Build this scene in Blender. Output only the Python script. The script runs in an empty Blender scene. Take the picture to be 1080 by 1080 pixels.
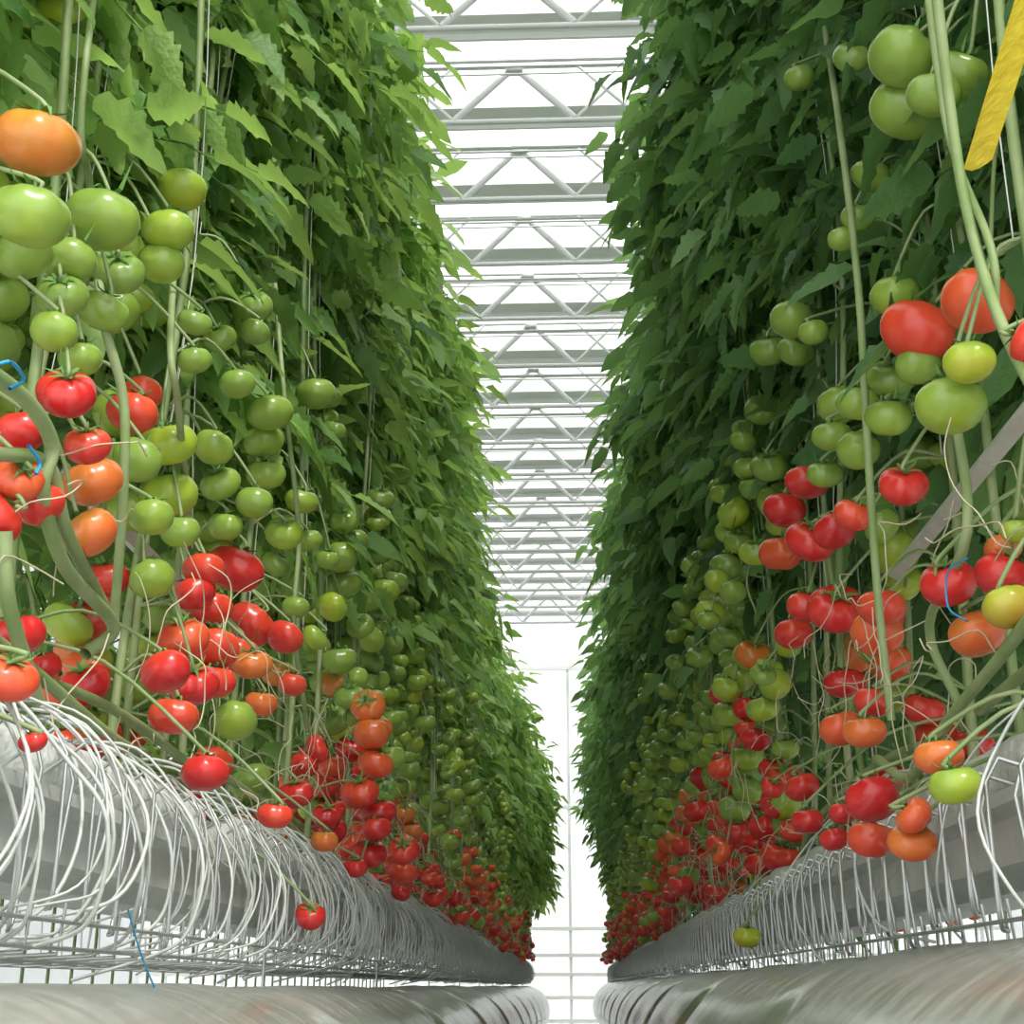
import bpy, math, random
import numpy as np
from mathutils import Vector
rng=np.random.default_rng(11); random.seed(5)
ZC=1.05          # lens height above floor; all row geometry is modelled relative to it
sc=bpy.context.scene
sc.view_settings.view_transform='Standard'
# ---------------------------------------------------------------- camera
th=math.atan(500/1500.); ps=math.atan(64/1500.*math.cos(th))
cf=Vector((-math.sin(ps)*math.cos(th),math.cos(ps)*math.cos(th),math.sin(th)))
cr=Vector((math.cos(ps),math.sin(ps),0)); cu=cr.cross(cf)
cam=bpy.data.cameras.new('camera'); camo=bpy.data.objects.new('camera',cam)
sc.collection.objects.link(camo); sc.camera=camo
cam.lens=50; cam.sensor_width=36; cam.clip_start=.02; cam.clip_end=200
from mathutils import Matrix
M=Matrix((cr,cu,-cf)).transposed().to_4x4(); M.translation=Vector((0,0,ZC)); camo.matrix_world=M
def P(px,py,X):
    """survey a point of the photograph on the vertical row plane x=X -> world (relative to lens height)"""
    d=cf+cr*((px-540)/1500)+cu*((540-py)/1500); t=X/d.x
    return np.array(d*t),t
# ---------------------------------------------------------------- helpers
class Buf:
    def __init__(s): s.v=[];s.q=[];s.t=[];s.a={};s.n=0
    def add(s,V,Q=None,T=None,**at):
        V=np.asarray(V,float).reshape(-1,3)
        if Q is not None and len(Q): s.q.append(np.asarray(Q).reshape(-1,4)+s.n)
        if T is not None and len(T): s.t.append(np.asarray(T).reshape(-1,3)+s.n)
        s.v.append(V); s.n+=len(V)
        for k,x in at.items():
            s.a.setdefault(k,[]).append(np.broadcast_to(np.asarray(x,float),(len(V),)).copy())
def empty(name,parent=None):
    o=bpy.data.objects.new(name,None); sc.collection.objects.link(o)
    if parent: o.parent=parent
    else: o.location=(0,0,ZC)
    return o
def build(name,b,mat,parent=None,smooth=True):
    V=np.concatenate(b.v); Q=np.concatenate(b.q) if b.q else np.zeros((0,4),int); T=np.concatenate(b.t) if b.t else np.zeros((0,3),int)
    me=bpy.data.meshes.new(name); me.vertices.add(len(V)); me.vertices.foreach_set('co',V.astype(np.float32).ravel())
    L=np.concatenate([Q.ravel(),T.ravel()]).astype(np.int32)
    me.loops.add(len(L)); me.loops.foreach_set('vertex_index',L)
    me.polygons.add(len(Q)+len(T))
    st=np.concatenate([np.arange(len(Q))*4,len(Q)*4+np.arange(len(T))*3]).astype(np.int32)
    me.polygons.foreach_set('loop_start',st)
    me.update(calc_edges=True)
    me.polygons.foreach_set('use_smooth',np.full(len(Q)+len(T),smooth))
    for k,x in b.a.items():
        x=np.concatenate(x)
        me.attributes.new(k,'FLOAT','POINT').data.foreach_set('value',x.astype(np.float32))
    me.materials.append(mat); me.update()
    o=bpy.data.objects.new(name,me); sc.collection.objects.link(o)
    if parent: o.parent=parent
    else: o.location=(0,0,ZC)
    return o
def tube(b,pts,r,k=6,**at):
    p=np.asarray(pts,float); n=len(p); r=np.broadcast_to(np.asarray(r,float),(n,))
    t=np.gradient(p,axis=0); t/=np.linalg.norm(t,axis=1)[:,None]+1e-9
    ref=np.array([.13,.97,.2]) if abs(t[:,1]).mean()<.8 else np.array([.9,.1,.3])
    u=np.cross(t,ref); u/=np.linalg.norm(u,axis=1)[:,None]+1e-9; w=np.cross(t,u)
    a=np.arange(k)*2*np.pi/k
    V=p[:,None]+r[:,None,None]*(np.cos(a)[None,:,None]*u[:,None]+np.sin(a)[None,:,None]*w[:,None])
    i=np.arange(n-1)[:,None]*k; j=np.arange(k)[None]; j2=(j+1)%k
    Q=np.stack([i+j,i+j2,i+k+j2,i+k+j],-1).reshape(-1,4)
    b.add(V.reshape(-1,3),Q,**at)
def smoothpts(c,m=6):
    c=np.asarray(c,float); n=len(c)
    if n<3: return c
    e=np.vstack([2*c[0]-c[1],c,2*c[-1]-c[-2]]); out=[]
    for i in range(1,n):
        p0,p1,p2,p3=e[i-1],e[i],e[i+1],e[i+2]
        for s in np.arange(m)/m:
            out.append(.5*((2*p1)+(-p0+p2)*s+(2*p0-5*p1+4*p2-p3)*s*s+(-p0+3*p1-3*p2+p3)*s**3))
    out.append(c[-1]); return np.array(out)
def box(b,x0,x1,y0,y1,z0,z1,**at):
    V=[(x,y,z) for z in(z0,z1) for y in(y0,y1) for x in(x0,x1)]
    b.add(V,[(0,2,3,1),(4,5,7,6),(0,1,5,4),(2,6,7,3),(0,4,6,2),(1,3,7,5)],**at)
# ---------------------------------------------------------------- materials
def mat(name):
    m=bpy.data.materials.new(name); m.use_nodes=True; nt=m.node_tree
    return m,nt,nt.nodes['Principled BSDF'],nt.nodes['Material Output']
def ramp(nt,stops):
    r=nt.nodes.new('ShaderNodeValToRGB'); e=r.color_ramp.elements
    while len(e)<len(stops): e.new(.5)
    for x,(p,c) in zip(e,stops): x.position=p; x.color=(*c,1)
    return r
def noise(nt,scale,detail=3,coord='Object',sc3=None):
    tc=nt.nodes.new('ShaderNodeTexCoord'); n=nt.nodes.new('ShaderNodeTexNoise')
    n.inputs['Scale'].default_value=scale; n.inputs['Detail'].default_value=detail
    if sc3:
        mp=nt.nodes.new('ShaderNodeMapping'); mp.inputs['Scale'].default_value=sc3
        nt.links.new(tc.outputs[coord],mp.inputs[0]); nt.links.new(mp.outputs[0],n.inputs['Vector'])
    else: nt.links.new(tc.outputs[coord],n.inputs['Vector'])
    return n
def simple(name,col,rough=.5,metal=0,nscale=None,bump=0,col2=None,trans=0,sc3=None):
    m,nt,bs,out=mat(name)
    bs.inputs['Base Color'].default_value=(*col,1); bs.inputs['Roughness'].default_value=rough; bs.inputs['Metallic'].default_value=metal
    if nscale:
        n=noise(nt,nscale,4,sc3=sc3)
        if col2:
            r=ramp(nt,[(.3,col),(.7,col2)]); nt.links.new(n.outputs[0],r.inputs[0]); nt.links.new(r.outputs[0],bs.inputs['Base Color'])
        if bump:
            bp=nt.nodes.new('ShaderNodeBump'); bp.inputs['Strength'].default_value=bump; bp.inputs['Distance'].default_value=.02
            nt.links.new(n.outputs[0],bp.inputs['Height']); nt.links.new(bp.outputs[0],bs.inputs['Normal'])
    if trans:
        tr=nt.nodes.new('ShaderNodeBsdfTranslucent'); tr.inputs[0].default_value=(*(col2 or col),1)
        mx=nt.nodes.new('ShaderNodeMixShader'); mx.inputs[0].default_value=trans
        nt.links.new(bs.outputs[0],mx.inputs[1]); nt.links.new(tr.outputs[0],mx.inputs[2]); nt.links.new(mx.outputs[0],out.inputs[0])
    return m
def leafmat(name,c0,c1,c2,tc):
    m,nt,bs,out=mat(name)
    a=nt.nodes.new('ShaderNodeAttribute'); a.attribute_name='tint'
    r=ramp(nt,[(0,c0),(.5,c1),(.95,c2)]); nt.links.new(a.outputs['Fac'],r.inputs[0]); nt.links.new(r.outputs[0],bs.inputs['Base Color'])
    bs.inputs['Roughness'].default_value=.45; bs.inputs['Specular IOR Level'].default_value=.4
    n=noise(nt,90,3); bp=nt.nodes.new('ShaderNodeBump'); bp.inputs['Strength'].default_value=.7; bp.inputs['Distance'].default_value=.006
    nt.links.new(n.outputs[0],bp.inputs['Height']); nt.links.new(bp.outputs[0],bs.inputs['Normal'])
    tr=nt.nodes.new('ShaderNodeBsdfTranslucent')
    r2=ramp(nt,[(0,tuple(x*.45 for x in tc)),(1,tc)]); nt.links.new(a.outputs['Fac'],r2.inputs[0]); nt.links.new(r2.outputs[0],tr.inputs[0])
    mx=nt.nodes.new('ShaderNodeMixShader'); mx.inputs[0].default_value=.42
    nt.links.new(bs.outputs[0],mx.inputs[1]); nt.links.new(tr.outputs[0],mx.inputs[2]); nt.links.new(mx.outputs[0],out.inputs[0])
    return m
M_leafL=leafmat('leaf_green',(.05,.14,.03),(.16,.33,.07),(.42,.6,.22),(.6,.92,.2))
M_leafR=leafmat('leaf_green_shaded',(.04,.12,.045),(.12,.26,.09),(.28,.47,.19),(.42,.72,.2))  # same leaves as the left row, colours darkened to paint in shade
def fruitmat():
    m,nt,bs,out=mat('tomato_skin')
    a=nt.nodes.new('ShaderNodeAttribute'); a.attribute_name='ripe'
    n=noise(nt,22,2); ma=nt.nodes.new('ShaderNodeMath'); ma.operation='MULTIPLY_ADD'; ma.inputs[1].default_value=.22
    sb=nt.nodes.new('ShaderNodeMath'); sb.operation='SUBTRACT'; sb.inputs[1].default_value=.11
    nt.links.new(n.outputs[0],ma.inputs[0]); nt.links.new(a.outputs['Fac'],ma.inputs[2]); nt.links.new(ma.outputs[0],sb.inputs[0])
    r=ramp(nt,[(0,(.18,.29,.055)),(.14,(.25,.38,.055)),(.24,(.38,.48,.035)),(.4,(.46,.33,.035)),(.5,(.52,.22,.035)),(.6,(.66,.17,.035)),(.75,(.72,.09,.035)),(.9,(.62,.03,.025)),(1,(.48,.014,.018))])
    nt.links.new(sb.outputs[0],r.inputs[0]); nt.links.new(r.outputs[0],bs.inputs['Base Color'])
    bs.inputs['Roughness'].default_value=.27; bs.inputs['Specular IOR Level'].default_value=.55
    bs.inputs['Subsurface Weight'].default_value=.1; bs.inputs['Subsurface Radius'].default_value=(.02,.01,.004); bs.inputs['Subsurface Scale'].default_value=.5
    return m
M_fruit=fruitmat()
M_stem=simple('tomato_stem_green',(.17,.26,.08),.55,nscale=14,col2=(.3,.36,.18),bump=.2)
M_calyx=simple('calyx_green',(.12,.26,.06),.6)
M_twine=simple('white_twine',(.65,.66,.6),.7)
M_dry=simple('dry_tendril',(.55,.5,.34),.8)
M_tube=simple('white_drip_tube',(.5,.52,.5),.35)
M_zinc=simple('galvanised_wire',(.5,.52,.52),.3,metal=.7)
M_gut=simple('gutter_steel',(.44,.46,.45),.4,nscale=9,col2=(.6,.62,.6),bump=.6,metal=.15)
M_slab=simple('white_slab_wrap',(.46,.48,.46),.4,nscale=16,col2=(.7,.72,.69),bump=1.)
M_black=simple('black_peg',(.03,.03,.03),.5)
M_blue=simple('blue_twine',(.02,.3,.6),.6)
M_yel=simple('yellow_sticky_film',(.6,.42,.02),.2,nscale=5,col2=(.8,.64,.05),bump=.4,trans=.2,sc3=(14,14,1))
M_white=simple('white_painted_steel',(.8,.81,.8),.5)
M_grey=simple('grey_painted_steel',(.55,.56,.55),.5)
M_strut=simple('grey_plastic_bar',(.5,.5,.45),.6,nscale=30,col2=(.6,.6,.55))
M_floor=simple('white_ground_cloth',(.5,.51,.49),.7,nscale=5,col2=(.62,.62,.6),bump=.2)
M_panel=simple('white_diffusing_panel',(.74,.76,.77),.5,trans=.55)
M_cloth=simple('white_shade_cloth',(.85,.86,.86),.8,trans=.5,nscale=3,col2=(.92,.93,.93))
m,nt,bs,out=mat('roof_glass'); M_glass=m
tp_=nt.nodes.new('ShaderNodeBsdfTransparent'); tp_.inputs[0].default_value=(.97,.98,.98,1)
mx=nt.nodes.new('ShaderNodeMixShader'); mx.inputs[0].default_value=.08
bs.inputs['Base Color'].default_value=(.9,.95,.95,1); bs.inputs['Roughness'].default_value=.1
nt.links.new(tp_.outputs[0],mx.inputs[1]); nt.links.new(bs.outputs[0],mx.inputs[2]); nt.links.new(mx.outputs[0],out.inputs[0])
def ductmat():
    m,nt,bs,out=mat('duct_plastic_film')
    n=noise(nt,4.,2,sc3=(1.6,2.2,1.6)); n2=noise(nt,4,4,sc3=(4,.8,4))
    r=ramp(nt,[(.35,(.3,.315,.27)),(.65,(.42,.435,.39))]); nt.links.new(n2.outputs[0],r.inputs[0]); nt.links.new(r.outputs[0],bs.inputs['Base Color'])
    bs.inputs['Roughness'].default_value=.28; bs.inputs['Metallic'].default_value=.15; bs.inputs['Coat Weight'].default_value=.5; bs.inputs['Coat Roughness'].default_value=.14
    bp=nt.nodes.new('ShaderNodeBump'); bp.inputs['Strength'].default_value=.6; bp.inputs['Distance'].default_value=.03
    nt.links.new(n.outputs[0],bp.inputs['Height']); nt.links.new(bp.outputs[0],bs.inputs['Normal'])
    return m
M_duct=ductmat()
# ---------------------------------------------------------------- leaf geometry
def leaflet(base,dr,L,W,ns,droop,r):
    dr=np.array(dr,float); dr/=np.linalg.norm(dr); s=np.cross(dr,[0,0,1.]); s/=np.linalg.norm(s)+1e-9; up=np.cross(s,dr)
    roll=r.normal()*.4; s2=s*math.cos(roll)+up*math.sin(roll); up2=np.cross(s2,dr)
    V=[]; jag=.18 if ns>5 else .12; cv=r.normal()*.14
    for i in range(ns+1):
        t=i/ns; c=base+dr*t*L+np.array([0,0,-droop*t*t*L])+s2*cv*L*t*t
        w=W*.5*(math.sin(math.pi*min(1,t*.94+.03)**.72))**.9
        if 0<t<1: w*=1+jag if i%2 else 1-jag
        if i==ns: w=.0006
        bk=dr*(-.03*L if i%2 else .01*L)
        wv=up2*w*(.36+.15*math.sin(t*9+cv*40))
        V+= [c-s2*w+wv+bk, c, c+s2*w+wv+bk]
    Q=[]
    for i in range(ns):
        a=3*i; Q+=[(a,a+1,a+4,a+3),(a+1,a+2,a+5,a+4)]
    return np.array(V),np.array(Q)
def compound(seed,ns):
    r=np.random.default_rng(seed); b=Buf(); L=.34
    def rp(s): return np.array([L*s*(1-.12*s),.02*math.sin(3*s+seed),L*(.35*s-.62*s*s)])
    pts=[rp(s) for s in np.linspace(0,1,6)]; tube(b,pts,[.0035,.003,.0027,.0024,.002,.0015],3)
    for s,l in ((.3,.075),(.52,.1),(.74,.1)):
        for sd in(-1,1):
            a=sd*(1.0+r.normal()*.18); d=(math.cos(a),math.sin(a),-.25+r.normal()*.25)
            v,q=leaflet(rp(s+r.normal()*.02),d,l*(1+r.normal()*.12),l*.5,ns,.45+r.random()*.6,r); b.add(v,q)
    for s in (.42,.63):
        for sd in(-1,1):
            v,q=leaflet(rp(s),(.3,sd,-.2),.035,.025,3,.3,r); b.add(v,q)
    v,q=leaflet(rp(1),(.8,r.normal()*.2,-.6),.115,.06,ns,.35,r); b.add(v,q)
    return np.concatenate(b.v),np.concatenate(b.q)
LV={6:[compound(i,11) for i in range(9)],3:[compound(i,5) for i in range(9)]}
def rots(az,pitch,roll):
    ca,sa=np.cos(az),np.sin(az); cp,sp=np.cos(pitch),np.sin(pitch); cr_,sr=np.cos(roll),np.sin(roll)
    n=len(az); Z=np.zeros((n,3,3)); Z[:,0,0]=ca;Z[:,0,1]=-sa;Z[:,1,0]=sa;Z[:,1,1]=ca;Z[:,2,2]=1
    Y=np.zeros((n,3,3)); Y[:,0,0]=cp;Y[:,0,2]=sp;Y[:,2,0]=-sp;Y[:,2,2]=cp;Y[:,1,1]=1
    X=np.zeros((n,3,3)); X[:,1,1]=cr_;X[:,1,2]=-sr;X[:,2,1]=sr;X[:,2,2]=cr_;X[:,0,0]=1
    return Z@Y@X
def scatter(b,variants,pos,R,scale,attr):
    k=rng.integers(0,len(variants),len(pos))
    for i,var in enumerate(variants):
        V,Q=var[0],var[1]; m=k==i; n=m.sum()
        if not n: continue
        W=np.einsum('nij,vj->nvi',R[m],V)*scale[m][:,None,None]+pos[m][:,None]
        QQ=(Q[None]+(np.arange(n)*len(V))[:,None,None]).reshape(-1,4)
        at={}
        for key,x in attr.items():
            y=np.repeat(x[m],len(V))
            if key=='ripe' and len(var)>2: y=y-np.tile(var[2],n)
            at[key]=y
        b.add(W.reshape(-1,3),QQ,**at)
def foliage(b,n,y0,y1,zlo,ztop,xin,side,depth,ns,zpow=1.,aim=.6,dark=0.):
    y=rng.uniform(y0,y1,n); u=rng.random(n)**zpow; z=zlo(y)+(ztop(y)-zlo(y))*u
    dd=rng.random(n)**1.3*depth
    x=xin(y,z)+side*(.25+dd)+rng.normal(0,.025,n)
    base=math.pi if side>0 else 0
    az=base+rng.normal(0,1,n)*1.15
    R=rots(az,rng.normal(.15,.42,n),rng.normal(0,.45,n))
    tint=np.clip(rng.beta(1.5,2.0,n)+.25*(z-1.7)/1.5-.35*dd/depth-dark+.1*np.sin(y*3.1+z*2),0,1)  # tint darkens with depth into the row, painting in interior shade
    scatter(b,LV[ns],np.stack([x,y,z],1),R,rng.uniform(.64,1.1,n),{'tint':tint})
# ---------------------------------------------------------------- fruit geometry
def fruit(seed,nu,nv):
    r=np.random.default_rng(seed); lob=r.integers(5,8); ph=r.random()*6.28; la=.05+.07*r.random(); fl=.76+.1*r.random()
    T=np.linspace(0,np.pi,nv+1); F=np.arange(nu)*2*np.pi/nu
    tt,ff=np.meshgrid(T,F,indexing='ij')
    ridge=np.abs(np.cos((lob*ff+ph)/2))**.7-.6
    rad=np.sin(tt)*(1+la*ridge*np.exp(-((tt-.6)/.85)**2)*1.3+.035*np.cos(2*ff+ph)+.02*np.cos(3*ff-ph)); rad=np.maximum(rad,.002)
    z=fl*np.cos(tt)-.24*np.exp(-(tt/.42)**2)+.05*np.exp(-((np.pi-tt)/.3)**2)
    V=np.stack([rad*np.cos(ff),rad*np.sin(ff),z],-1).reshape(-1,3)
    i=np.arange(nv)[:,None]*nu; j=np.arange(nu)[None]; j2=(j+1)%nu
    Q=np.stack([i+j,i+nu+j,i+nu+j2,i+j2],-1).reshape(-1,4)
    return V,Q,.08*V[:,2]
FV={0:[fruit(i,44,20) for i in range(8)],1:[fruit(i,16,9) for i in range(6)]}
def calyx(seed):
    r=np.random.default_rng(seed); b=Buf(); n=r.integers(5,7)
    for i in range(n):
        a=i*2*math.pi/n+r.normal()*.12; l=.68+.18*r.random(); w=.09
        d=np.array([math.cos(a),math.sin(a),0]); s=np.array([-d[1],d[0],0]); V=[]
        for t,zz,ww in((0,.57,.6),(.35,.72,1.1),(.7,.78,.7),(1,.9+.2*r.normal(),.05)):
            c=d*t*l+np.array([0,0,zz]); V+=[c-s*w*ww,c+s*w*ww]
        b.add(V,[(0,1,3,2),(2,3,5,4),(4,5,7,6)])
    tube(b,[(0,0,.5),(.02,0,.75),(.06,0,1.0)],[.09,.07,.06],5)
    return np.concatenate(b.v),np.concatenate(b.q)
CV=[calyx(i) for i in range(4)]
def tendrils(b,X,n,y0,y1,side):
    for i in range(n):
        y=random.uniform(y0,y1); z=random.uniform(.25,.62); p=np.array([X-side*random.uniform(-.05,.06),y,z]); pts=[p]
        d=np.array([random.uniform(-.4,.4),random.uniform(-1,1),random.uniform(-.8,.8)])
        for k in range(6):
            d=d+np.array([random.uniform(-.5,.5),random.uniform(-1,1),random.uniform(-1,.7)]); d/=np.linalg.norm(d); p=p+d*.035; p[0]=X+np.clip(p[0]-X,-.07,.07); p[2]=max(p[2],.1); pts.append(p)
        tube(b,smoothpts(pts,3),.0011,3)
# ---------------------------------------------------------------- hero fruit surveyed from the photo (row plane, u, v, diameter, ripeness)
HL="""38,150,85,.53 32,228,78,.1 25,268,60,.05 107,232,75,.08 72,275,55,.05 125,287,52,.05 65,312,50,.05 57,350,48,.12 108,328,50,.08 85,378,45,.1 192,200,50,.18 178,243,50,.15 170,278,48,.12 70,415,60,.95 22,455,50,.9 92,470,48,.85 98,508,62,.6 42,532,52,.85 20,505,50,.75 95,562,55,.58 -5,545,60,.95 140,435,50,.8 150,415,40,.75 178,468,58,.2 178,522,60,.2 160,545,45,.1 145,485,48,.05 205,340,34,.05 232,357,34,.05 268,323,38,.05 250,405,36,.05 268,350,32,.03 333,415,40,.06 285,435,45,.1 278,465,40,.08 225,472,40,.12 232,510,40,.1 300,562,38,.2 318,528,34,.15 268,530,36,.1 280,500,40,.12 238,555,36,.1 248,600,60,.9 205,625,45,.9 193,674,52,.75 222,640,45,.85 228,684,48,.78 265,658,48,.85 300,672,38,.85 250,690,45,.8 175,708,50,.9 205,722,50,.95 183,755,50,.8 225,718,45,.85 265,700,40,.6 293,710,34,.55 248,760,45,.12 216,815,46,.95 275,742,34,.65 308,722,30,.8 18,670,55,.95 8,715,60,.75 45,703,38,.98 35,782,28,.9 355,720,34,.55 350,640,32,.2 332,672,28,.18 380,660,28,.15 370,790,32,.95 335,790,28,.9 350,808,28,.75 312,838,36,.95 345,860,30,.97 370,842,28,.6 342,887,28,.6 375,915,24,.95 327,966,30,.95 290,860,34,.85 404,800,28,.92 392,738,28,.1 412,760,26,.1 290,595,30,.05 312,640,28,.12 325,570,28,.1 375,570,26,.1 345,590,26,.1 205,380,34,.05 190,560,40,.1 215,600,40,.85 160,610,44,.12 320,808,30,.88 385,815,28,.9"""
HR="""950,60,68,.03 1012,78,54,.1 957,115,75,.05 985,100,55,.05 898,60,36,.03 843,82,30,.02 918,185,38,.05 905,228,34,.03 888,252,28,.03 1030,318,74,.7 968,350,74,.8 945,312,50,.1 1090,360,56,.9 1022,382,50,.22 940,398,48,.06 1002,428,72,.13 937,440,45,.08 968,385,44,.05 905,425,44,.1 885,427,44,.1 878,460,40,.08 835,337,45,.05 812,370,38,.05 840,370,38,.05 858,350,30,.05 812,492,38,.05 795,514,30,.05 827,538,44,.93 852,508,44,.88 855,571,50,.92 824,583,44,.72 900,543,40,.82 953,512,50,.92 880,560,42,.95 930,555,36,.05 882,642,56,.92 930,640,50,.8 925,668,52,.68 850,640,40,.9 837,668,40,.85 1000,615,58,.95 1058,608,54,.97 1030,668,58,.62 1064,640,52,.35 1058,578,38,.6 1072,560,32,.18 795,690,36,.6 775,650,32,.06 762,675,30,.06 765,732,32,.95 792,748,34,.95 797,780,30,.95 768,803,32,.93 742,822,30,.93 735,855,28,.93 890,720,40,.95 920,740,36,.85 888,768,46,.72 912,772,42,.65 920,843,54,.97 918,885,44,.78 962,888,48,.64 964,860,40,.7 1007,828,52,.2 852,866,34,.95 888,858,28,.95 880,885,30,.9 846,830,36,.9 990,798,48,.62 738,692,28,.08 788,988,28,.3 720,870,24,.93 815,830,24,.9 805,712,26,.08 765,640,30,.06 905,475,42,.07 870,500,36,.07"""
def plant_row(side,hero,XH,Xs,Xlow,leafM):
    row=empty('tomato_plant_row')
    near,far,cal,ped,stm,tw,dry=Buf(),Buf(),Buf(),Buf(),Buf(),Buf(),Buf()
    ys=[]; y=1.05
    while y<18: ys.append(y); y+=.23+random.uniform(-.03,.03)
    stems=[]
    for y in ys:
        x0=Xs+side*random.choice([.0,.07,.15]); z=np.linspace(.25,2.95,16); a,b_,c=random.uniform(-.03,.03),random.uniform(0,6),random.uniform(-.1,.1)
        px=x0+a*np.sin(z*3+b_); py=y+c*(z-.3)*.6+.025*np.sin(z*4+b_)
        pts=np.stack([px,py,z],1); stems.append(pts)
        tube(stm,smoothpts(pts,3),np.linspace(.0075,.0052,46),7)
        tube(tw,np.stack([px[3:]-side*.012,py[3:]+.01,z[3:]],1),.001,4)
        if random.random()<.5:   # de-leafed lower stem laid along the gutter
            yy=np.linspace(0,.9,7); q=np.stack([Xs+side*(.0+.05*np.sin(yy*3+b_)),y-yy,.31+.03*np.sin(yy*5+b_)+.04*(b_/6)],1)
            tube(stm,smoothpts(q,3),.0075,7)
    items=[]  # pos, r, rip
    for e in hero.split():
        a=[float(v) for v in e.split(',')]
        jx=random.uniform(-.04,.04); p,t=P(a[0],a[1],XH+jx)
        if p[2]<.34: p,t=P(a[0],a[1],Xlow+jx*.4)
        r=a[2]*t/3000*1.06
        items.append((p,r,a[3],True))
    LOW=.40
    for pts in stems:
        y=pts[0,1]
        for lv in (LOW,.46,.62,.84,1.06,1.28,1.5):
            low=lv==LOW
            z=lv+random.uniform(-.08,.08)*(.6 if low else 1)
            if y<3.4 and (random.random()<.5 or low): continue
            if z>1.3 and random.random()<.5: continue
            if low and random.random()<.45: continue
            k=int(np.argmin(abs(pts[:,2]-z))); s=pts[k].copy(); s[2]=z
            nf=random.choice([2,3,4,4,5]); zz=.70+random.uniform(-.22,.1)
            rp=np.clip(1-(z-zz+.12)/.24,.0,1.) ; 
            out=(-side*random.uniform(.02,.14)) if y>3.4 else side*random.uniform(.06,.2)
            if low: out=-side*(abs(s[0]-Xlow)+random.uniform(-.01,.02)); nf=random.choice([1,2,2])
            dy=random.uniform(-.07,.07)
            end=s+np.array([out,dy,-.16 if not low else -.09]); mid=s+np.array([out*.8,dy*.6,.02])
            c=smoothpts([s,mid,(mid+end)/2+np.array([out*.25 if not low else 0,0,0]),end],4); tube(ped,c,.003,5)
            for f in range(nf):
                q=c[int(len(c)*(.35+.6*f/nf))] if not low else c[-1-f*2]; sg=1 if f%2 else -1
                r=random.uniform(.032,.048)*(.85 if low else 1)
                pos=q+np.array([-side*random.uniform(-.01,.035),sg*r*random.uniform(.7,1.1),-r*.75])
                rr=float(np.clip(.58+rp*.36+random.uniform(-.16,.08) if rp>.15 else random.uniform(.02,.2),0.02,1))
                if random.random()<.18: rr=random.uniform(.04,.2)
                if y>6: rr=min(rr,.88)  # distant reds held lighter: haze painted through the ripeness colour
                items.append((pos,r,rr,False))
    pos=np.array([i[0] for i in items]); rad=np.array([i[1] for i in items]); rip=np.array([i[2] for i in items]); n=len(items)
    hz=np.array([i[3] for i in items])
    az=rng.uniform(0,6.28,n); az[rng.random(n)<.5]=-math.pi/2+.0; tilt=np.abs(rng.normal(0,.5,n)); 
    R=rots(az,tilt,rng.normal(0,.15,n))@rots(rng.uniform(0,6.28,n),np.zeros(n),np.zeros(n))
    m=pos[:,1]<4.5
    scatter(near,FV[0],pos[m],R[m],rad[m],{'ripe':rip[m]}); scatter(far,FV[1],pos[~m],R[~m],rad[~m],{'ripe':rip[~m]})
    scatter(cal,CV,pos,R,rad,{})
    for i in np.where(hz)[0]:
        top=pos[i]+R[i]@np.array([.06,0,1.])*rad[i]
        st=min(stems,key=lambda s:abs(s[:,1][int(np.argmin(abs(s[:,2]-top[2])))]-pos[i][1]))
        k=int(np.argmin(abs(st[:,2]-(top[2]+.06)))); e=st[k]
        mid=(top+e)/2+np.array([0,0,.035+.2*rad[i]]); tube(ped,smoothpts([pos[i]+R[i]@np.array([0,0,.6])*rad[i],top,mid,e],4),.0028,5)
    tendrils(dry,XH-side*.0,150,1.3,7,side)
    build('ripening_fruit',near,M_fruit,row); build('distant_fruit',far,M_fruit,row); build('calyxes',cal,M_calyx,row,False)
    build('fruit_stalks',ped,M_stem,row); build('stems',stm,M_stem,row); build('support_twine',tw,M_twine,row); build('dry_tendrils',dry,M_dry,row)
    return row
rowL=plant_row(-1,HL,-.58,-.64,-.47,M_leafL)
rowR=plant_row(1,HR,.47,.54,.395,M_leafR)
f1=lambda v:(lambda y:np.full_like(y,v))
lf=Buf()
inL=lambda y,z:-(.61-.13*np.clip((z-1.2)/1.6,0,1))+.03*np.sin(y*2.3)+.02*np.sin(z*5+y)
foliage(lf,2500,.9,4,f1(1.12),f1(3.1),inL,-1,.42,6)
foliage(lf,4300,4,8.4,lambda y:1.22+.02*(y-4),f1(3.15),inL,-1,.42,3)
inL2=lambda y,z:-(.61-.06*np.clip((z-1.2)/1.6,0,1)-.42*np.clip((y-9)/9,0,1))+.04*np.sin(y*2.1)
foliage(lf,5600,8.4,18.2,lambda y:1.2-.02*(y-9),lambda y:2.7-.03*(y-9),inL2,-1,.5,3,dark=-.12)  # far section tinted lighter, sunlight painted into the leaf colour
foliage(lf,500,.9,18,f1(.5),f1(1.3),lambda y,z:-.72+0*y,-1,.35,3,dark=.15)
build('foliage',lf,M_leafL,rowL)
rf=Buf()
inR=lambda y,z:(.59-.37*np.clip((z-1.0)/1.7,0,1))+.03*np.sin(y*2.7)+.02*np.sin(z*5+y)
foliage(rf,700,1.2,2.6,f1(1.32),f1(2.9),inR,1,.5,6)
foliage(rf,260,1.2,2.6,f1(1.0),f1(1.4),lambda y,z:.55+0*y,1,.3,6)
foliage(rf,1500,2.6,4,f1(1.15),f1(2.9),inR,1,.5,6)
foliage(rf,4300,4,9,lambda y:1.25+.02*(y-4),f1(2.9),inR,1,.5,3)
inR2=lambda y,z:(.52-.31*np.clip((z-1.0)/1.2,0,1))-.06*np.clip((y-9)/8,0,1)+.03*np.sin(y*2.7)
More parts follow.
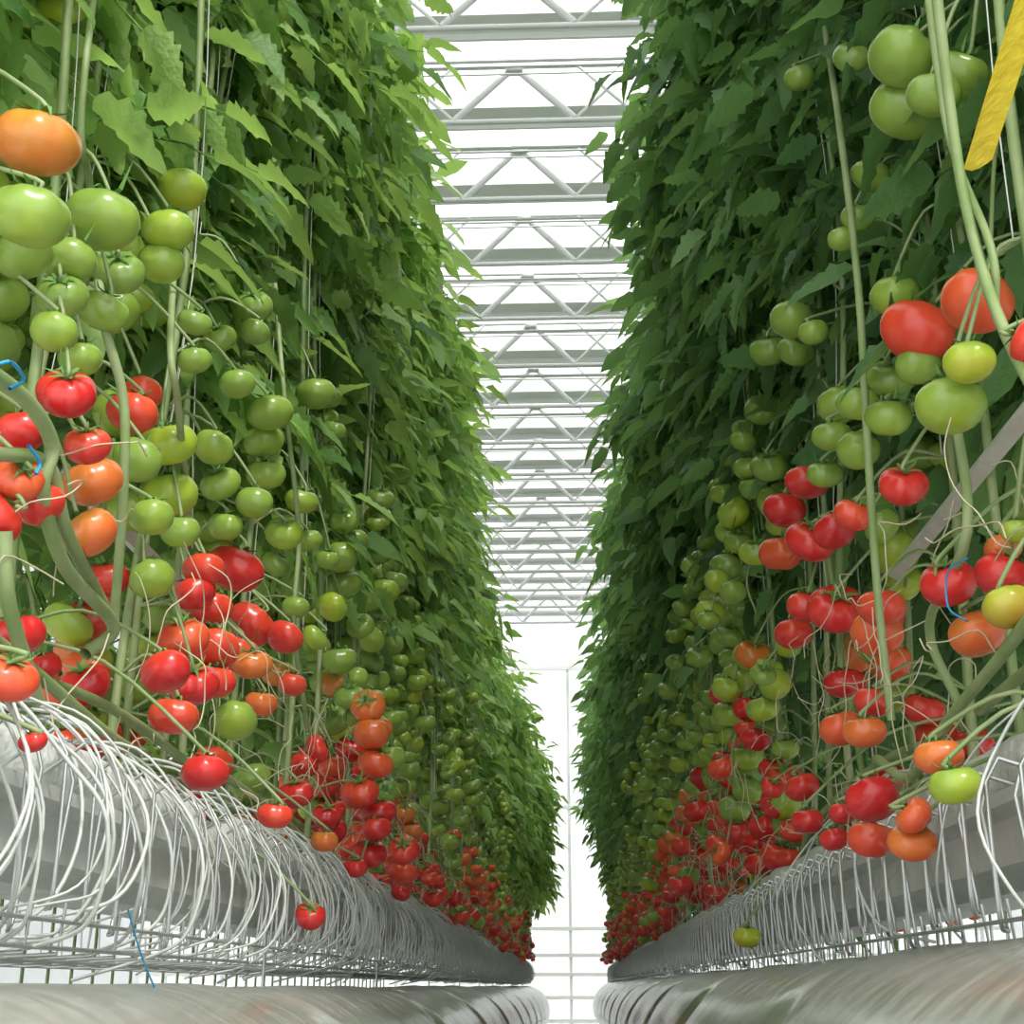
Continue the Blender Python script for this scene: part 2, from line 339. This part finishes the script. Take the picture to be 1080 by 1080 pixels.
foliage(rf,5200,9,18.2,f1(1.1),f1(2.8),inR2,1,.5,3,dark=-.06)
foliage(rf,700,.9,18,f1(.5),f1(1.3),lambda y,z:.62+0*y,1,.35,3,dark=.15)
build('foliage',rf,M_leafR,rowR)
# neighbouring rows behind
for sd,X,mt in((-1,-2.0,M_leafL),(1,2.0,M_leafR)):
    r=empty('tomato_plant_row'); b=Buf()
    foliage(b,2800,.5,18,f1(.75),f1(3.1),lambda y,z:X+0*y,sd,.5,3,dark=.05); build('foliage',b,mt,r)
    s=Buf(); fb=Buf(); ps_,rr_,ri_=[],[],[]
    for y in np.arange(.6,18,.3):
        x=X+sd*.25; tube(s,[(x,y,-ZC),(x+.02,y,1),(x,y+.05,3)],.008,5)
        for z in(.45,.75,1.05):
            for k in range(4):
                ps_.append((X+sd*.1+random.uniform(-.06,.06),y+random.uniform(-.06,.06),z+random.uniform(-.1,.1))); rr_.append(random.uniform(.033,.043)); ri_.append(float(np.clip(1.2-z+random.uniform(-.1,.1),.05,1)))
    n=len(ps_); scatter(fb,FV[1],np.array(ps_),rots(rng.uniform(0,6,n),rng.normal(0,.3,n),np.zeros(n)),np.array(rr_),{'ripe':np.array(ri_)})
    build('stems',s,M_stem,r); build('fruit',fb,M_fruit,r)
# ---------------------------------------------------------------- hero stems
for parent,pl in ((rowL,[
 ([(-20,385,-.56),(30,425,-.55),(55,470,-.55),(45,520,-.56),(70,600,-.57),(120,660,-.58),(90,690,-.6)],.0085),
 ([(100,-20,-.62),(85,130,-.6),(95,200,-.62),(90,300,-.66)],.005),([(190,180,-.66),(183,290,-.6),(180,370,-.56),(188,430,-.56),(200,560,-.64)],.0055),
 ([(100,230,-.68),(108,330,-.6),(130,420,-.57),(130,520,-.57),(120,660,-.6)],.0065),
 ([(290,300,-.64),(300,420,-.58),(315,560,-.56),(310,660,-.56),(325,770,-.56)],.0055),
 ([(5,560,-.57),(10,640,-.57),(40,740,-.58)],.008),([(-10,478,-.57),(50,490,-.56),(70,560,-.56),(110,640,-.59)],.008)]),
 (rowR,[([(985,-30,.42),(1010,170,.44),(1035,280,.44),(1060,350,.43),(1100,430,.44)],.0062),
 ([(975,-30,.43),(1000,140,.45),(1045,260,.45),(1050,330,.45)],.0045),
 ([(870,30,.52),(885,130,.47),(905,300,.45),(915,470,.44),(925,620,.44),(940,760,.45)],.006),
 ([(1000,330,.58),(1005,420,.5),(1020,560,.46),(980,660,.47),(1010,740,.5)],.0062),
 ([(1095,640,.46),(1050,700,.46),(1000,760,.46),(960,820,.45),(925,800,.45)],.007)])):
    hs=Buf()
    for pts,r in pl: tube(hs,smoothpts([P(*p)[0] for p in pts],6),r,9)
    build('lowered_stems',hs,M_stem,parent)
bt=Buf()
for c in ([(-5,385,-.54),(12,382,-.53),(25,400,-.54),(10,410,-.54)],[(30,470,-.54),(42,488,-.54),(38,500,-.54)]): tube(bt,smoothpts([P(*p)[0] for p in c],5),.002,5)
tube(bt,smoothpts([P(*p)[0] for p in [(135,960,-.47),(150,1010,-.47),(170,1060,-.46),(180,1100,-.46)]],4),.0012,4)
build('blue_clips',bt,M_blue,rowL)
bt=Buf(); tube(bt,smoothpts([P(*p)[0] for p in [(1022,588,.43),(1000,602,.43),(1000,640,.43),(1020,655,.43)]],5),.0012,5); build('blue_clips',bt,M_blue,rowR)
for ends in (((60,490,-.74),(210,640,-.70)),((945,605,.6),(1100,415,.6))):
    b=Buf(); a,c=[P(*p)[0] for p in ends]; tube(b,[a,(a+c)/2,c],.015,4); build('support_strut',b,M_strut,None,False)
# yellow sticky tape (long folded band)
b=Buf(); a,_=P(1086,0,.42); c,_=P(1032,172,.42); d=(a-c)/np.linalg.norm(a-c); a=a+d*.6; V=[];n=30
for i in range(n+1):
    t=i/n; p=c+(a-c)*t
    for k in range(9): 
        s=(k-4)/4*.016; V.append(p+np.array([s,.25*s,.45*s])+np.array([0,.012*math.cos((k-4)/4*1.5+.3*math.sin(t*9))+.0015*(k%2),0]))
b.add(V,[(i*9+k,i*9+k+1,i*9+k+10,i*9+k+9) for i in range(n) for k in range(8)]); build('yellow_sticky_tape',b,M_yel)
# ---------------------------------------------------------------- gutters
def gutter(side,xi,loops):
    g=empty('growing_gutter'); b=Buf(); Y0,Y1=.35,18.3
    prof=[(.02,.205),(.02,.19),(.04,.18),(.04,.13),(.07,.105),(.19,.105),(.215,.13),(.215,.18),(.235,.19),(.235,.205),(.22,.205),(.22,.19),(.035,.19),(.035,.205)]
    ny=40; V=[]
    for i in range(ny+1):
        y=Y0+(Y1-Y0)*i/ny
        V+=[(xi+side*p[0],y,p[1]) for p in prof]
    k=len(prof); b.add(V,[(i*k+j,i*k+(j+1)%k,(i+1)*k+(j+1)%k,(i+1)*k+j) for i in range(ny) for j in range(k)])
    build('trough',b,M_gut,g,False)
    s=Buf(); y=Y0+.02
    while y<Y1-.9:
        L=.97; n=24; a=np.linspace(0,2*np.pi,17)[:-1]; rows=[]
        for i in range(n+1):
            t=i/n; e=min(1,.35+6*min(t,1-t)); bul=1+.07*math.sin(t*31+y)+.04*math.sin(t*67+y*3)
            cx=xi+side*.125; rx=.1*e*bul; rz=.04*e*(1+.1*math.sin(t*23+y*5))
            rows.append(np.stack([cx+rx*np.sign(np.cos(a))*abs(np.cos(a))**.55,np.full(16,y+L*t),.232+rz*np.sign(np.sin(a))*abs(np.sin(a))**.6],1))
        V=np.concatenate(rows); s.add(V,[(i*16+j,i*16+(j+1)%16,(i+1)*16+(j+1)%16,(i+1)*16+j) for i in range(n) for j in range(16)])
        y+=1.0
    build('substrate_slabs',s,M_slab,g)
    w=Buf(); y=.75
    base=[(.16,.255),(.10,.29),(.02,.275),(-.045,.21),(-.078,.14),(-.068,.075),(-.03,.04),(.05,.022)]
    while y<18:
        k=random.uniform(.6,1.18); sl=random.uniform(-.16,.16); lo=random.uniform(-.012,.04); dd=random.uniform(-.02,.035)
        if loops or random.random()<.04:
            pts=[(xi+side*(u*k+dd*(u<0.05)),y+sl*j/4+random.uniform(-.01,.01),v+lo*(j/7)+random.uniform(-.01,.01)) for j,(u,v) in enumerate(base)]
            tube(w,smoothpts(pts,4),random.choice([.0015,.0019,.0023]),5)
        y+=random.uniform(.02,.05)
    for i in range(3):
        yy=np.linspace(.4,18.2,120); tube(w,np.stack([xi+side*(.16+.02*i)+.008*np.sin(yy*5+i),yy,.275+.008*np.sin(yy*7+i*2)],1),.006,6)
    build('drip_tubes',w,M_tube,g)
    h=Buf(); y=.7
    while y<18:
        wd=random.uniform(.04,.065); o=-.035; zb=.06+random.uniform(-.015,.015); zt=.24 if loops else .215
        pts=[(xi+side*.04,y,.2),(xi+side*(o+.015),y,zt+.005),(xi+side*o,y,zt-.02),(xi+side*o,y,zb+.02),(xi+side*(o+.002),y+.004,zb+.006),(xi+side*(o+.006),y+.012,zb),(xi+side*(o+.02),y+wd-.008,zb),(xi+side*(o+.02),y+wd,zb+.006),(xi+side*(o+.02),y+wd+.006,zb+.02),(xi+side*(o+.01),y+wd+.008,zt-.04),(xi+side*(o+.02),y+wd+.01,zt-.01)]
        tube(h,pts,.0022 if loops else .0026,7); y+=random.uniform(.09,.12)
    for u,v in((-.03,.035),(.02,.025),(.07,.025),(.13,.025),(.19,.025),(.24,.03),(-.035,.06)):
        tube(h,[(xi+side*u,.4,v),(xi+side*u,9,v),(xi+side*u,18.2,v)],.0024,5)
    for y in np.arange(.45,18.2,.09): tube(h,[(xi-side*.035,y,.08),(xi-side*.03,y,.03),(xi+side*.1,y,.022),(xi+side*.245,y,.03),(xi+side*.25,y,.1)],.002,4)
    build('wire_hooks_and_tray',h,M_zinc,g)
    hang=Buf()
    for y in np.arange(1.0,18,2.4): tube(hang,[(xi+side*.255,y,.08),(xi+side*.26,y,.3),(xi+side*.26,y,4.9)],.0025,5)
    build('hanging_cables',hang,M_zinc,g)
    pg=Buf()
    for y in np.arange(.8,18,.33):
        u=random.uniform(.03,.1); box(pg,xi+side*u-.004,xi+side*u+.004,y,y+.008,.26,.285)
    build('dripper_pegs',pg,M_black,g,False)
    return g
gL=gutter(-1,-.535,True); gR=gutter(1,.455,False)
try:
    cu_=bpy.data.curves.new('slab_print','FONT'); cu_.body='投'; cu_.size=.03; to=bpy.data.objects.new('slab_print',cu_); sc.collection.objects.link(to)
    p,_=P(22,838,-.535); to.parent=gL; to.location=tuple(p); to.rotation_euler=(math.pi/2,0,math.pi/2); cu_.materials.append(M_black)
except Exception as e: print(e)
# ---------------------------------------------------------------- ducts
def duct(side,cx,cz,r):
    b=Buf(); nu=48; V=[]; Y0,Y1=.3,16.5; ys=np.arange(Y0,Y1,.05); 
    for i,y in enumerate(ys):
        a=np.arange(nu)*2*np.pi/nu
        st=.02*math.exp(-((y%1.4-.7)/.06)**2)
        e=min(1,.5+(Y1-y)*3)
        rr=r*e*(1+.008*np.sin(a*3+y*1.7)+.005*np.sin(a*5-y*4)+.004*np.sin(a*2+y*9))-st*.4
        V.append(np.stack([cx+rr*np.cos(a),np.full(nu,y),cz+rr*np.sin(a)],1))
    n=len(ys); i=np.arange(n-1)[:,None]*nu; j=np.arange(nu)[None]
    b.add(np.concatenate(V),np.stack([i+j,i+(j+1)%nu,i+nu+(j+1)%nu,i+nu+j],-1).reshape(-1,4))
    c=len(ys)*nu; b.add([(cx,Y1,cz)]); b.t.append(np.array([(c,c-nu+j,c-nu+(j+1)%nu) for j in range(nu)]))
    g=empty('air_duct'); build('inflated_tube',b,M_duct,g)
    h=Buf()
    for y in np.arange(1.0,Y1,1.4):
        a=np.linspace(0,2*np.pi,25); q=np.stack([cx+(r-.004)*np.cos(a),np.full(25,y),cz+(r-.004)*np.sin(a)],1); tube(h,q,.003,5)
        tube(h,[(cx,y,cz+r-.01),(cx,y,cz+r+.01),(cx,y,.1)],.0025,4)
    build('hanger_straps',h,M_zinc,g)
duct(-1,-.50,-.25,.25); duct(1,.47,-.21,.255)
# ---------------------------------------------------------------- building shell
b=Buf(); box(b,-6,6,-3,21,-ZC-.1,-ZC); build('floor',b,M_floor,None,False)
for sd in(-1,1):
    b=Buf(); box(b,sd*6,sd*6+sd*.05,-3,21,-ZC,5.6); build('wall_left' if sd<0 else 'wall_right',b,M_panel,None,False)
b=Buf(); V=[(-6,20.5,-ZC),(6,20.5,-ZC),(6,20.5,5.6),(-6,20.5,5.6)]; b.add(V,[(0,1,2,3)]); build('wall_back',b,M_panel,None,False)
b=Buf()
for x in np.arange(-5.62,6,.8): box(b,x-.022,x+.022,20.42,20.47,-ZC,5.5)
for z in (-.75,-.45,-.15,.15,.4,.75,2.4,4.4): box(b,-6,6,20.40,20.46,z-.025,z+.025)
build('window_1',b,M_white,None,False)
b=Buf(); box(b,-6,6,-3,21,5.62,5.63); build('ceiling',b,M_glass,None,False)
tr=empty('roof_truss_structure'); bm,ch,dg,cl=Buf(),Buf(),Buf(),Buf(); y=1.25; i=0
while y<20:
    box(bm,-6,6,y+.06,y+.22,5.08,5.17)
    box(bm,-6,6,y+.22,y+.24,5.04,5.17)
    tube(ch,[(-6,y-.12,4.86),(0,y-.12,4.86),(6,y-.12,4.86)],.018,8)
    tube(ch,[(-6,y-.10,5.25),(0,y-.10,5.25),(6,y-.10,5.25)],.013,8)
    tube(ch,[(-6,y+.33,4.97),(0,y+.33,4.97),(6,y+.33,4.97)],.010,6)
    tube(ch,[(-6,y+.42,5.0),(0,y+.42,5.0),(6,y+.42,5.0)],.008,6)
    tube(ch,[(-6,y+.52,5.02),(0,y+.52,5.02),(6,y+.52,5.02)],.006,6)
    for x in np.arange(-5.78,6,1.1):
        for s in(-1,1): tube(dg,[(x+s*.36,y-.12,4.87),(x+s*.18,y-.11,5.06),(x,y-.10,5.25)],.022,6)
        for s in(-1,1): tube(dg,[(x+s*.74,y-.12,4.87),(x+s*.56,y-.11,5.06),(x+s*.38,y-.10,5.25)],.010,6)
        box(dg,x-.05,x+.05,y-.14,y-.08,5.2,5.25)
    box(cl,-6,6,y-.5,y-.26,5.36,5.37)
    y+=.875
for x in(-4.5,-1.5,1.5,4.5): box(bm,x-.03,x+.03,-2,20.4,5.18,5.24)
build('main_beams',bm,M_white,tr,False); build('chords',ch,M_grey,tr); build('diagonals',dg,M_grey,tr); build('folded_shade_cloth',cl,M_cloth,tr,False)
rl=empty('heating_pipe_rail'); b=Buf()
for x in(-.17,.26): tube(b,[(x,0,-.95),(x,9,-.95),(x,19,-.95)],.025,10)
for y in np.arange(.5,19,1.2): box(b,-.2,.29,y,y+.04,-ZC,-.975)
build('pipes',b,M_white,rl)
# ---------------------------------------------------------------- light
w=bpy.data.worlds.new('overcast_sky'); sc.world=w; w.use_nodes=True; bg=w.node_tree.nodes['Background']
bg.inputs[0].default_value=(.99,.99,.97,1); bg.inputs[1].default_value=2.4
s=bpy.data.lights.new('sun','SUN'); s.energy=4.2; s.angle=math.radians(9); s.color=(1,.95,.87); so=bpy.data.objects.new('sun',s); sc.collection.objects.link(so)
so.rotation_euler=Vector((-.35,.6,-.9)).to_track_quat('-Z','Y').to_euler(); so.location=(3,-4,8)
